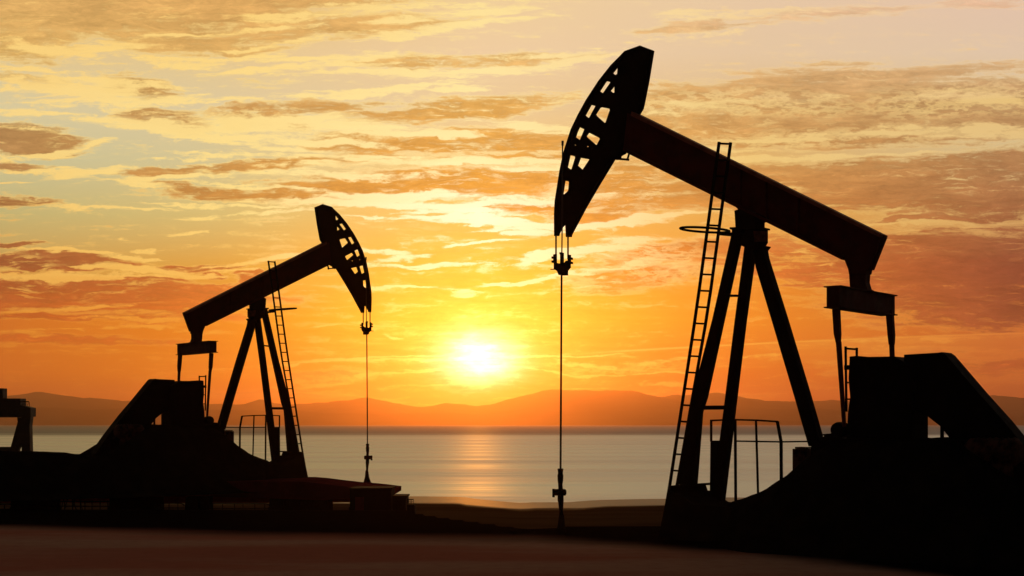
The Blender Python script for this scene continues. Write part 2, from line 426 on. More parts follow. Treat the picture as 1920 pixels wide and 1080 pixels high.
def build_materials():
    M['black'] = steel('black_oiled_steel', (0.006, 0.0052, 0.005), (0.010, 0.007, 0.006), 0.85, 3.0, 0.03)
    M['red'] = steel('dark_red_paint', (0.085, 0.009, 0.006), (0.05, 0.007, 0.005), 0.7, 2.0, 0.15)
    M['rust'] = steel('rusted_plate', (0.10, 0.032, 0.02), (0.012, 0.006, 0.005), 0.85, 5.0, 0.05)
    M['flange'] = steel('lit_edge_red', (0.30, 0.085, 0.05), (0.16, 0.04, 0.025), 0.8, 3.0, 0.1)  # brighter red paints the highlight along the beam's top edge
    M['redbeam'] = steel('painted_glow_red', (0.42, 0.045, 0.03), (0.25, 0.03, 0.02), 0.9, 2.0, 0.0)  # red glow under the deck, put into the colour
    M['cable'] = steel('wire_rope', (0.012, 0.011, 0.010), (0.02, 0.016, 0.012), 0.5, 20.0)
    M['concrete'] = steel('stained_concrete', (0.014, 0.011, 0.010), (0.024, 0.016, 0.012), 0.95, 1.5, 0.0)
    M['maroon'] = steel('maroon_deck_paint', (0.11, 0.018, 0.020), (0.06, 0.012, 0.013), 0.95, 0.8, 0.0)
    M['crane'] = steel('weathered_crane_steel', (0.02, 0.014, 0.008), (0.03, 0.02, 0.01), 0.7, 2.0)

    # ground: near-black well pad, reddish dust track, brown beach
    m, g, p = new_mat('ground_soil')
    co = coord(g)
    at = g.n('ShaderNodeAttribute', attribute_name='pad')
    be = g.n('ShaderNodeAttribute', attribute_name='beach')
    st = g.vmath('MULTIPLY', co, (0.25, 1.0, 1.0))
    n1 = g.noise(st, 0.35, 4, 0.55)
    n2 = g.noise(co, 3.0, 6, 0.65)
    dust = g.mix(g.rng(n1, 0.36, 0.62), (0.32, 0.11, 0.075, 1), (0.36, 0.19, 0.135, 1))
    dust = g.mix(g.math('MULTIPLY', g.rng(n2, 0.35, 0.75), 0.35), dust, (0.22, 0.08, 0.055, 1))
    pad_tone = g.mix(g.rng(n2, 0.4, 0.7), (0.004, 0.0032, 0.003, 1), (0.008, 0.0055, 0.0045, 1))  # near-black ground tone for the pad area
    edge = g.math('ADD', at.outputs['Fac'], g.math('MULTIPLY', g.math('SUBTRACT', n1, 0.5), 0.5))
    c = g.mix(g.rng(edge, 0.25, 0.75), dust, pad_tone)
    sand = g.mix(g.rng(n1, 0.35, 0.65), (0.042, 0.023, 0.012, 1), (0.065, 0.036, 0.018, 1))
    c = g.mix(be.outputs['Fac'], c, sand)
    sz = g.n('ShaderNodeSeparateXYZ')
    g.link(co, sz.inputs[0])
    wet_sheen = g.math('MULTIPLY', be.outputs['Fac'], g.rng(g.math('MULTIPLY_ADD', n1, 0.05, sz.outputs[2]), -1.96, -2.06))
    g.link(g.math('MULTIPLY', wet_sheen, 0.2), p.inputs['Specular IOR Level'])
    g.link(g.math('MULTIPLY_ADD', wet_sheen, -0.45, 1.0), p.inputs['Roughness'])
    c = g.mix(wet_sheen, c, (0.26, 0.18, 0.095, 1))  # paler colour paints the reflected sheen of the wet strip
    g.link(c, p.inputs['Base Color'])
    b = g.n('ShaderNodeBump')
    b.inputs['Strength'].default_value = 0.35
    b.inputs['Distance'].default_value = 0.05
    g.link(g.noise(co, 5.0, 7, 0.65), b.inputs['Height'])
    g.link(b.outputs[0], p.inputs['Normal'])
    M['ground'] = m

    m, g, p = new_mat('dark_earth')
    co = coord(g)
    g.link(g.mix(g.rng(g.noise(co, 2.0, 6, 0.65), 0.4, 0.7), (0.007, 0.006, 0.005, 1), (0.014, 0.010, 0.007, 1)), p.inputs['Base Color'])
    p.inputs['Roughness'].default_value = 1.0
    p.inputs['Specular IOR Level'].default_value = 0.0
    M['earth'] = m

    m, g, p = new_mat('sea_water')
    co = coord(g)
    sp = g.n('ShaderNodeSeparateXYZ')
    g.link(co, sp.inputs[0])
    wv = g.vmath('MULTIPLY', co, (0.35, 1.0, 1.0))
    n1 = g.noise(wv, 0.16, 4, 0.5)
    n2 = g.noise(wv, 0.035, 3, 0.5)
    n3 = g.noise(g.vmath('MULTIPLY', co, (0.06, 1.0, 1.0)), 0.012, 3, 0.5)
    h = g.math('ADD', g.math('MULTIPLY', n1, 0.9), g.math('MULTIPLY', n2, 3.0))
    b = g.n('ShaderNodeBump')
    b.inputs['Strength'].default_value = 0.22
    b.inputs['Distance'].default_value = 1.0
    g.link(h, b.inputs['Height'])
    g.link(b.outputs[0], p.inputs['Normal'])
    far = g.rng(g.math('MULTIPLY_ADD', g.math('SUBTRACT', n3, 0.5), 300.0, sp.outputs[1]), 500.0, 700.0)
    slick = g.rng(g.noise(g.vmath('MULTIPLY', co, (0.12, 1.0, 1.0)), 0.055, 5, 0.6), 0.38, 0.64)
    gl = g.n('ShaderNodeBsdfGlossy', distribution='MULTI_GGX')
    g.link(g.math('MULTIPLY_ADD', slick, 0.14, 0.52), gl.inputs['Roughness'])
    g.link(b.outputs[0], gl.inputs['Normal'])
    calm = g.mix(slick, (0.76, 0.84, 0.84, 1), (0.98, 1.0, 0.99, 1))
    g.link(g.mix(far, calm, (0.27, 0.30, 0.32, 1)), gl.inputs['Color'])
    p.inputs['Base Color'].default_value = (0.05, 0.05, 0.045, 1)
    p.inputs['Roughness'].default_value = 0.6
    mx = g.n('ShaderNodeMixShader')
    mx.inputs[0].default_value = 0.92
    g.link(p.outputs[0], mx.inputs[1])
    g.link(gl.outputs[0], mx.inputs[2])
    g.link(mx.outputs[0], m.node_tree.nodes['Material Output'].inputs[0])
    M['sea'] = m

    m, g, p = new_mat('hill_scrub')
    co = coord(g)
    g.link(g.mix(g.rng(g.noise(co, 0.004, 6, 0.6), 0.35, 0.7), (0.05, 0.035, 0.02, 1), (0.09, 0.06, 0.035, 1)), p.inputs['Base Color'])
    p.inputs['Roughness'].default_value = 1.0
    p.inputs['Specular IOR Level'].default_value = 0.0
    M['hill'] = m

    m = bpy.data.materials.new('sunset_haze')
    m.use_nodes = True
    m.node_tree.nodes.clear()
    g = NT(m.node_tree)
    o = g.n('ShaderNodeOutputMaterial')
    pv = g.n('ShaderNodeVolumePrincipled')
    pv.inputs['Color'].default_value = (1.0, 0.60, 0.40, 1)
    pv.inputs['Density'].default_value = 1.0e-4
    pv.inputs['Anisotropy'].default_value = 0.89
    g.link(pv.outputs[0], o.inputs['Volume'])
    M['haze'] = m


# ------------------------------------------------------------------ mesh helper
class MB:
    def __init__(self):
        self.v, self.f = [], []

    def add(self, vs, fs):
        k = len(self.v)
        self.v += [tuple(p) for p in vs]
        self.f += [tuple(i + k for i in f) for f in fs]
        return self

    def prism(self, loops, off0, off1):
        """loops: outer + holes, each a list of 3-D points; extruded from +off0 to +off1."""
        loops = [[Vector(p) for p in lp] for lp in loops]
        flat = [p for lp in loops for p in lp]
        tris = tessellate_polygon(loops)
        n = len(flat)
        vs = [p + off0 for p in flat] + [p + off1 for p in flat]
        fs = [tuple(t) for t in tris] + [tuple(i + n for i in reversed(t)) for t in tris]
        k = 0
        for lp in loops:
            m = len(lp)
            for i in range(m):
                a, b = k + i, k + (i + 1) % m
                fs.append((a, b, b + n, a + n))
            k += m
        return self.add(vs, fs)

    def bar(self, p, q, w, h=None, side=None):
        h = h or w
        p, q = Vector(p), Vector(q)
        d = (q - p).normalized()
        sd = Vector(side) if side else (Vector((0, 0, 1)) if abs(d.z) < 0.9 else Vector((0, 1, 0)))
        a = d.cross(sd).normalized()
        b = a.cross(d).normalized()
        vs = []
        for c in (p, q):
            for sa, sb in ((-1, -1), (1, -1), (1, 1), (-1, 1)):
                vs.append(c + a * sa * w / 2 + b * sb * h / 2)
        return self.add(vs, [(3, 2, 1, 0), (4, 5, 6, 7), (0, 1, 5, 4), (1, 2, 6, 5), (2, 3, 7, 6), (3, 0, 4, 7)])

    def box(self, lo, hi):
        x0, y0, z0 = lo
        x1, y1, z1 = hi
        vs = [(x0, y0, z0), (x1, y0, z0), (x1, y1, z0), (x0, y1, z0), (x0, y0, z1), (x1, y0, z1), (x1, y1, z1), (x0, y1, z1)]
        return self.add(vs, [(3, 2, 1, 0), (4, 5, 6, 7), (0, 1, 5, 4), (1, 2, 6, 5), (2, 3, 7, 6), (3, 0, 4, 7)])

    def tube(self, pts, rad, n=10):
        pts = [Vector(p) for p in pts]
        rads = rad if isinstance(rad, (list, tuple)) else [rad] * len(pts)
        vs, fs = [], []
        for i, p in enumerate(pts):
            d = (pts[min(i + 1, len(pts) - 1)] - pts[max(i - 1, 0)]).normalized()
            sd = Vector((0, 0, 1)) if abs(d.z) < 0.9 else Vector((0, 1, 0))
            a = d.cross(sd).normalized()
            b = a.cross(d).normalized()
            for k in range(n):
                t = 2 * math.pi * k / n
                vs.append(p + (a * math.cos(t) + b * math.sin(t)) * rads[i])
        for i in range(len(pts) - 1):
            for k in range(n):
                a0 = i * n + k
                a1 = i * n + (k + 1) % n
                fs.append((a0, a1, a1 + n, a0 + n))
        fs.append(tuple(range(n - 1, -1, -1)))
        fs.append(tuple(range((len(pts) - 1) * n, len(pts) * n)))
        return self.add(vs, fs)

    def ring(self, c, ax, ay, rx, ry, r, n=40, m=8):
        c, ax, ay = Vector(c), Vector(ax).normalized(), Vector(ay).normalized()
        az = ax.cross(ay).normalized()
        vs, fs = [], []
        for i in range(n):
            t = 2 * math.pi * i / n
            p = c + ax * rx * math.cos(t) + ay * ry * math.sin(t)
            o = (ax * math.cos(t) + ay * math.sin(t)).normalized()
            for k in range(m):
                s = 2 * math.pi * k / m
                vs.append(p + o * r * math.cos(s) + az * r * math.sin(s))
        for i in range(n):
            for k in range(m):
                a, b = i * m + k, i * m + (k + 1) % m
                a2, b2 = ((i + 1) % n) * m + k, ((i + 1) % n) * m + (k + 1) % m
                fs.append((a, a2, b2, b))
        return self.add(vs, fs)

    def build(self, name, mat, parent=None, smooth=False):
        me = bpy.data.meshes.new(name)
        me.from_pydata(self.v, [], self.f)
        me.validate()
        me.update()
        import bmesh
        bm = bmesh.new()
        bm.from_mesh(me)
        bmesh.ops.recalc_face_normals(bm, faces=bm.faces)
        bm.to_mesh(me)
        bm.free()
        if smooth:
            for p in me.polygons:
                p.use_smooth = True
        me.materials.append(mat)
        o = bpy.data.objects.new(name, me)
        C.objects.link(o)
        if parent:
            o.parent = parent
        return o


def tag(o, label=None, cat=None, group=None, kind=None):
    if label:
        o['label'] = label
    if cat:
        o['category'] = cat
    if group:
        o['group'] = group
    if kind:
        o['kind'] = kind
    return o


def empty(name, loc=(0, 0, 0), rz=0.0):
    o = bpy.data.objects.new(name, None)
    o.location = loc
    o.rotation_euler = (0, 0, rz)
    o.empty_display_size = 0.3
    C.objects.link(o)
    return o


def copy_tree(o, parent=None):
    c = o.copy()
    C.objects.link(c)
    c.parent = parent
    for ch in list(o.children):
        copy_tree(ch, c)
    return c


# ------------------------------------------------------------------ pump jack frame of reference
TH = R(38)                                  # the beam swings its tail towards the viewer
EU = Vector((math.cos(TH), -math.sin(TH), 0))
EV = Vector((math.sin(TH), math.cos(TH), 0))
D0 = 26.7
O = Vector(((1400 - 960) / F * D0, D0, 0.25))


def P(px, py, v=0.0):
    """a sight line met with the machine's upright plane v, in the machine's own axes"""
    dx, dz = (px - 960) / F, (HZ - py) / F
    t = (v + O.x * EV.x + O.y * EV.y) / (dx * EV.x + EV.y)
    w = Vector((dx * t, t, ZC + dz * t)) - O
    return Vector((w.dot(EU), v, w.z))


def W(px, py, dep):
    """world point on a sight line at a given distance"""
    return Vector(((px - 960) / F * dep, dep, ZC + (HZ - py) / F * dep))


def loop(poly, v0, v1):
    out = []
    for q in poly:
        tg = q[2] if len(q) > 2 else 'C'
        vv = v0 if tg == 'L' else v1 if tg == 'R' else (v0 + v1) / 2
        p = P(q[0], q[1], vv)
        out.append(Vector((p.x, 0, p.z)))
    return out


def slab(mb, poly, v0, v1, holes=()):
    mb.prism([loop(poly, v0, v1)] + [loop(h, v0, v1) for h in holes], Vector((0, v0, 0)), Vector((0, v1, 0)))
    return mb


def leg_poly(lft, rgt):
    return [(a, b, 'L') for a, b in lft] + [(a, b, 'R') for a, b in reversed(rgt)]


def build_pump_jack():
    root = empty('pump_jack', O, -TH)
    tag(root, 'large near pump jack with dark red beam, its horse head over the wellhead facing left', 'pump jack', 'pump jacks by the sea')
    # ---- horse head
    arc = [(1172, 96), (1162.5, 106), (1146, 122.5), (1123, 151.7), (1100, 187), (1085, 214), (1071, 243), (1058, 283),
           (1050, 320), (1045, 352.5), (1041, 377), (1039.8, 402), (1040, 442.5)]
    out = [(1047.5, 442.5), (1049, 437.5), (1054.5, 426), (1061, 420), (1062, 444.5), (1071, 444.5), (1072.5, 439),
           (1100, 387.5), (1125, 345), (1153, 299), (1173, 288), (1200, 214), (1206, 203.8), (1208, 195.4), (1216.7, 151.7), (1226, 95), (1201, 85.6)]
    holes = [
        [(1158.8, 123.5), (1147.5, 134.6), (1154, 140.8), (1157.7, 139)],
        [(1135.4, 152.3), (1144.2, 154.8), (1131.7, 174.6), (1123, 168.3)],
        [(1152.7, 160), (1145.2, 170), (1150, 174.6), (1152.7, 173.5)],
        [(1106.3, 196.9), (1116, 199.6), (1105.2, 221.5), (1096.5, 214.2)],
        [(1126.5, 201.3), (1143.3, 204.8), (1135, 231.3), (1118.3, 215.2)],
        [(1085.8, 238.5), (1095.4, 243.3), (1088, 262.5), (1079.2, 255.8)],
        [(1105.2, 249), (1124.4, 259.6), (1118.3, 272.5), (1100.6, 255.8)],
        [(1067.5, 291.3), (1078.8, 294.3), (1072, 318.3), (1062.5, 311.3)],
        [(1088.8, 296.3), (1104.5, 299.5), (1093, 318.3), (1084.3, 310)],
        [(1056.3, 339.3), (1067, 340.8), (1065.8, 357.5), (1058.8, 364.5), (1055.8, 362.5)],
        [(1077.5, 271), (1080, 270.4), (1081, 273), (1078.5, 274)],
        [(1100.5, 274), (1103.5, 273), (1104.5, 275.5), (1101.5, 277)],
        [(1110.5, 278.5), (1113.5, 277.5), (1114.5, 280.5), (1111.5, 282)],
    ]

    def rnd(h, k=0.13):
        if len(h) < 4 or abs(h[0][0] - h[2][0]) < 5:
            return h
        o_ = []
        for i in range(len(h)):
            a, b, c = h[i - 1], h[i], h[(i + 1) % len(h)]
            for q, w_ in ((a, k), (c, k)):
                o_.append((b[0] + (q[0] - b[0]) * w_ * 0.7, b[1] + (q[1] - b[1]) * w_ * 0.7))
        return o_

    def grow(h, k):
        cx = sum(p[0] for p in h) / len(h)
        cy = sum(p[1] for p in h) / len(h)
        return [(cx + (p[0] - cx) * k, cy + (p[1] - cy) * (1 + (k - 1) * 0.4)) for p in h]
    head = slab(MB(), arc + out, -0.025, 0.025, [rnd(grow(h, 1.16)) for h in holes]).build('horse_head', M['black'], root)
    # track flange on the curved face and stiffener along the back, welded on the web
    fl = MB()
    tr = [(x + 4.5, y) for x, y in arc[1:-1]]
    inn = [(x + 4.0, y + 2.5) for x, y in tr]
    slab(fl, tr + list(reversed(inn)), -0.085, 0.085)
    fl.build('track_flange', M['black'], head)
    bk = MB()
    bl = [(1222, 97), (1213, 151), (1204.5, 194)]
    slab(bk, bl + [(x - 6, y) for x, y in reversed(bl)], -0.07, 0.07)
    bk.build('back_stiffener', M['black'], head)
    bk = MB()
    bl = [(1151, 296), (1123, 343), (1098, 386), (1074, 430)]
    slab(bk, bl + [(x - 7, y - 2) for x, y in reversed(bl)], -0.07, 0.07)
    bk.build('back_stiffener', M['black'], head)
    for a, b in (((1106, 184), (1190, 196)), ((1076, 280), (1165, 292)), ((1140, 146), (1205, 152)), ((1060, 330), (1120, 334))):
        pa, pb = P(*a), P(*b)
        rb = MB()
        rb.bar(pa, pb, 0.04, 0.14)
        rb.build('cross_rib', M['black'], head)
    hl = MB()
    for sv in (-0.1, 0.1):
        hl.bar(P(1164, 284, sv), P(1157, 299, sv), 0.03)
        hl.bar(P(1181, 284, sv), P(1176, 300, sv), 0.03)
    hl.bar(P(1155, 297.5, 0), P(1179, 299.5, 0), 0.04)
    hl.bar(P(1157, 298.5, -0.11), P(1157, 298.5, 0.11), 0.035)
    hl.bar(P(1176, 299.5, -0.11), P(1176, 299.5, 0.11), 0.035)
    hl.build('head_latch', M['black'], root)

    # ---- walking beam: web and two flanges
    bm = MB()
    slab(bm, [(1178, 213), (1197, 216), (1660, 443), (1637, 506), (1590, 489), (1379, 386), (1170, 283)], -0.035, 0.035)
    slab(bm, [(1176, 278.5), (1586, 482.5), (1585, 488.5), (1175, 285)], -0.15, 0.15)
    slab(bm, [(1652, 443), (1658, 446), (1634, 506), (1628, 503)], -0.12, 0.12)
    for px in (1345, 1392, 1440, 1500):
        a = P(px, 213 + (px - 1192) * 0.4903 + 8, 0)
        b = P(px, 278.5 + (px - 1176) * 0.4976, 0)
        for sv in (-1, 1):
            bm.bar(a + Vector((0, sv * 0.08, 0)), b + Vector((0, sv * 0.08, 0)), 0.025, 0.09)
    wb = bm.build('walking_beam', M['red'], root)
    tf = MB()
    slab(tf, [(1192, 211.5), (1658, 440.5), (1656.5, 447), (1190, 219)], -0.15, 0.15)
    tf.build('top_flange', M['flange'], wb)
    sd = MB()
    slab(sd, [(1377, 395, 'L'), (1390, 394), (1380, 384), (1445, 410), (1434, 418, 'R'), (1434, 428, 'R'), (1379, 428, 'L')], -0.13, 0.13)
    slab(sd, [(1368, 426, 'L'), (1444, 429, 'R'), (1444, 432, 'R'), (1368, 430, 'L')], -0.22, 0.22)
    sd.build('saddle_bearing', M['black'], root)
    cap = MB()
    slab(cap, [(1372, 430, 'L'), (1394, 430), (1440, 432, 'R'), (1440, 455, 'R'), (1436, 462, 'R'), (1446, 463, 'R'), (1441, 470, 'R'), (1415, 470), (1372, 452, 'L')], -0.17, 0.17)
    cap.build('post_cap', M['black'], root)
    pl = MB()
    slab(pl, [(1413, 433), (1438, 434), (1439, 453), (1415, 453)], -0.20, -0.174)
    pl.build('name_plate', M['rust'], root)

    tb = MB()
    slab(tb, [(1582, 484, 'L'), (1590, 504, 'L'), (1592, 515, 'L'), (1594, 546, 'L'), (1636, 547, 'R'), (1631, 531, 'R'), (1632, 514, 'R'), (1636, 505, 'R'), (1640, 495, 'R')], -0.1, 0.1)
    slab(tb, [(1591, 503, 'L'), (1636, 506, 'R'), (1634, 515, 'R'), (1592.5, 515, 'L')], -0.13, 0.13)
    tb.build('tail_bearing', M['red'], root)

    eq = MB()
    c = P(1616, 565, 0)
    hh = 0.165
    L_ = 1.17
    eq.box((c.x - 0.12, -L_, c.z - hh), (c.x + 0.12, L_, c.z + hh))
    eq.box((c.x - 0.16, -L_ - 0.03, c.z + hh + 0.002), (c.x + 0.16, L_ + 0.03, c.z + hh + 0.022))
    eq.box((c.x - 0.16, -L_ - 0.03, c.z - hh - 0.022), (c.x + 0.16, L_ + 0.03, c.z - hh - 0.002))
    eq.add([(c.x - .09, -.5, c.z + hh + .022), (c.x + .09, -.5, c.z + hh + .022), (c.x + .09, .5, c.z + hh + .022), (c.x - .09, .5, c.z + hh + .022),
            (c.x - .09, -.2, c.z + hh + .055), (c.x + .09, -.2, c.z + hh + .055), (c.x + .09, .2, c.z + hh + .055), (c.x - .09, .2, c.z + hh + .055)],
           [(4, 5, 6, 7), (0, 1, 5, 4), (1, 2, 6, 5), (2, 3, 7, 6), (3, 0, 4, 7)])
    eq.build('equalizer', M['red'], root)

    def pitman(v, pts):
        mb = MB()
        for (l0, r0, y0), (l1, r1, y1) in zip(pts[:-1], pts[1:]):
            if y1 - y0 < 1:
                continue
            slab(mb, [(l0, y0, 'L'), (r0, y0, 'R'), (r1, y1, 'R'), (l1, y1, 'L')], v - 0.05, v + 0.05)
        mb.build('pitman_arm', M['red'], root)
    pitman(-1.0, [(1560, 1576, 580), (1563, 1578, 626), (1567, 1577, 643)])
    pitman(1.0, [(1660, 1676, 582), (1664, 1679, 629), (1666, 1678, 646)])
    pr = MB()
    pr.tube([P(1572.5, 641, -1.0), P(1583, 800, -1.0)], [0.05, 0.035], 10)
    pr.build('pitman_rod', M['red'], root)
    pr = MB()
    pr.tube([P(1672, 643, 1.0), P(1676, 760, 1.0)], [0.05, 0.04], 10)
    pr.build('pitman_rod', M['red'], root)

    # ---- samson post
    def leg(v, lft, rgt, t=0.09):
        slab(MB(), leg_poly(lft, rgt), v - t, v + t).build('post_leg', M['black'], root)
    leg(-0.45, [(1373, 430), (1369, 450), (1335, 600), (1300, 735), (1290, 790), (1268, 908)],
        [(1398, 430), (1392.5, 450), (1359.5, 600), (1328, 745), (1319, 772), (1308, 910)])
    leg(0.35, [(1402, 436), (1396.5, 455), (1377.5, 600), (1355, 780), (1347, 840), (1330, 940)],
        [(1423, 440), (1421, 455), (1401, 600), (1379, 780), (1372, 840), (1360, 940)])
    leg(0.0, [(1412, 470), (1416.5, 500), (1446.5, 600), (1488, 740), (1516, 837)],
        [(1440, 468), (1443, 485), (1479, 600), (1520, 736), (1547, 830)], 0.10)
    cb = MB()
    cb.bar(P(1367, 554.5, -0.42), P(1388, 554.5, 0.32), 0.05, 0.045)
    cb.build('cross_brace', M['black'], root)
    cb = MB()
    cb.bar(P(1318, 764.5, -0.42), P(1361, 764, 0.32), 0.09, 0.08)
    cb.build('cross_brace', M['black'], root)

    # ---- ladder up the front legs, with a safety hoop
    v1, v2 = -0.72, -0.30
    lr = [(1348.5, 266), (1311.5, 540), (1301.5, 610), (1255.5, 912), (1243, 985)]
    rrail = [(1370, 267), (1333.2, 540), (1322.5, 610), (1269, 912)]
    lad = MB()
    for pts, vv in ((lr, v1), (rrail, v2)):
        for a, b in zip(pts[:-1], pts[1:]):
            lad.bar(P(a[0], a[1], vv), P(b[0], b[1], vv), 0.045, 0.045)

    def at(pts, yq):
        for a, b in zip(pts[:-1], pts[1:]):
            if a[1] <= yq <= b[1]:
                t = (yq - a[1]) / (b[1] - a[1])
                return a[0] + (b[0] - a[0]) * t
        return pts[-1][0]
    yq = 269.0
    while yq < 900:
        a, b = P(at(lr, yq), yq, v1), P(at(rrail, yq + 1), yq + 1, v2)
        lad.bar(a, b, 0.03, 0.034)
        yq += 30.65
    lad.build('access_ladder', M['black'], root)
    hp = MB()
    c = P(1321.5, 431, -0.5)
    ax = Vector((math.cos(TH), math.sin(TH), -0.075)).normalized()
    ay = Vector((-math.sin(TH), math.cos(TH), 0.055)).normalized()
    hp.ring(c, ax, ay, 0.46, 0.46, 0.023)
    hp.bar(P(1345, 437, -0.5), P(1376, 440, -0.4), 0.06, 0.07)
    hp.build('safety_hoop', M['black'], root)

    # ---- gear reducer, guards, drive
    gb = MB()
    slab(gb, [(1593, 668.5, 'L'), (1622, 668.5), (1622, 671), (1706, 671, 'R'), (1740, 690, 'R'), (1740, 840, 'R'), (1586, 850, 'L'), (1590, 772, 'L'), (1594, 745, 'L'), (1591, 710, 'L')], -0.35, 0.35)
    gb.build('gear_reducer', M['black'], root)
    bg = MB()
    slab(bg, [(1695, 665, 'L'), (1769, 662), (1784, 662, 'R'), (1791, 667, 'R'), (1852, 738, 'R'), (1898, 789, 'R'), (1956, 860, 'R'), (2005, 926, 'R'), (1985, 945, 'L'), (1860, 880, 'L'), (1800, 850, 'L'), (1778, 818, 'L'), (1764, 800, 'L'), (1738.5, 780, 'L'), (1695, 760, 'L')], -0.22, 0.22)
    bg.build('belt_guard', M['black'], root)
    ps = MB()
    ps.bar(P(1766.5, 797, 0.1), P(1766.5, 826, 0.1), 0.05)
    ps.build('guard_post', M['black'], root)
    br = MB()
    c = P(1575, 806, -0.55)
    br.tube([c + Vector((0, -0.12, 0)), c + Vector((0, -0.05, 0)), c + Vector((0, 0.12, 0))], [0.125, 0.14, 0.14], 24)
    br.build('brake_drum', M['black'], root)
    mo = MB()
    c = P(1868, 848, -0.45)
    mo.tube([c + Vector((-0.5, 0, 0)), c + Vector((-0.42, 0, 0)), c + Vector((0.35, 0, 0)), c + Vector((0.42, 0, 0))], [0.15, 0.23, 0.23, 0.14], 20)
    for k in range(-3, 4):
        mo.ring(c + Vector((k * 0.1, 0, 0)), (0, 1, 0), (0, 0, 1), 0.235, 0.235, 0.015, 20, 6)
    mo.box((c.x - 0.3, c.y - 0.2, c.z - 0.42), (c.x + 0.3, c.y + 0.2, c.z - 0.2))
    mo.build('motor', M['rust'], root)
    gl = MB()
    a0, a1 = P(1585.5, 649.5, -0.42), P(1587, 772, -0.42)
    b0, b1 = P(1606.5, 652, -0.02), P(1606.5, 690, -0.02)
    gl.bar(a0, a1, 0.034)
    gl.bar(b0, b1, 0.034)
    gl.bar(P(1585, 653.5, -0.42), P(1607, 655, -0.02), 0.034)
    for yy in (689, 717.5, 748.5):
        gl.bar(P(1585.5, yy, -0.42), P(1600, yy, -0.1), 0.04 if yy < 700 else 0.028)
    gl.bar(P(1586, 689, -0.42), P(1596, 689, -0.3), 0.09, 0.08)
    gl.build('reducer_ladder', M['black'], root)
    fd = MB()
    slab(fd, [(1254, 911, 'L'), (1307, 911, 'C'), (1307, 906.5), (1323, 908, 'R'), (1327, 919.5, 'R'), (1334, 920, 'R'), (1366, 941, 'R'), (1420, 950), (1420, 1015), (1234, 1010, 'L')], -0.8, 0.5)
    fd.build('foundation_block', M['concrete'], root)
    sk = MB()
    slab(sk, [(1545, 818, 'L'), (1563, 813.5), (1585, 812), (1600, 822), (1900, 826, 'R'), (1960, 872, 'R'), (1960, 905, 'R'), (1520, 885, 'L'), (1520, 838, 'L')], -0.5, 0.45)
    sk.build('skid_base', M['black'], root)

    # ---- bridle, carrier and polished rod
    hv = 0.0
    cp = P(1053.5, 495, hv)
    for sx, yt in ((-11, 441), (11.5, 443)):
        cb = MB()
        vv = sx / 50.0
        cb.tube([P(1053.5 + sx, yt, vv * 0.5), P(1053.5 + sx, 485, vv * 0.5)], 0.018, 8)
        cb.build('bridle_cable', M['cable'], root)
    rod = MB()
    rod.tube([P(1055, 264, -0.12), P(1054.7, 273, -0.12)], 0.024, 8)
    rod.tube([P(1054.7, 273, -0.12), P(1054, 430, -0.12), P(1053, 515, -0.06)], 0.014, 8)
    rod.tube([P(1053, 512, -0.03), P(1051, 892, 0)], 0.021, 10)
    rod.build('polished_rod', M['cable'], root)
    ca = MB()
    def blk(x0, x1, y0, y1, v=0.0, t=0.08):
        slab(ca, [(x0, y0, 'L'), (x1, y0, 'R'), (x1, y1, 'R'), (x0, y1, 'L')], v - t, v + t)
    slab(ca, [(1038, 492, 'L'), (1044, 496), (1063, 493), (1070.5, 490, 'R'), (1070.5, 502, 'R'), (1065.5, 508, 'R'), (1065.5, 516.5, 'R'), (1047, 515.5, 'L'), (1044, 508, 'L'), (1038, 504, 'L')], -0.09, 0.09)
    blk(1037, 1044.5, 477, 493, -0.1, 0.04)
    blk(1064, 1071, 478, 494, 0.1, 0.04)
    blk(1050, 1057.5, 474, 495, 0, 0.05)
    for x0, x1, ys_ in ((1033.8, 1038, (481, 488.5)), (1070, 1074.5, (483, 491))):
        for yk in ys_:
            blk(x0, x1, yk, yk + 4, 0.0, 0.03)
    blk(1048.8, 1052, 473, 477, 0, 0.03)
    ca.bar(P(1032, 505, -0.05), P(1040, 505, -0.02), 0.018)
    ca.build('carrier_bar', M['black'], root)
    return root


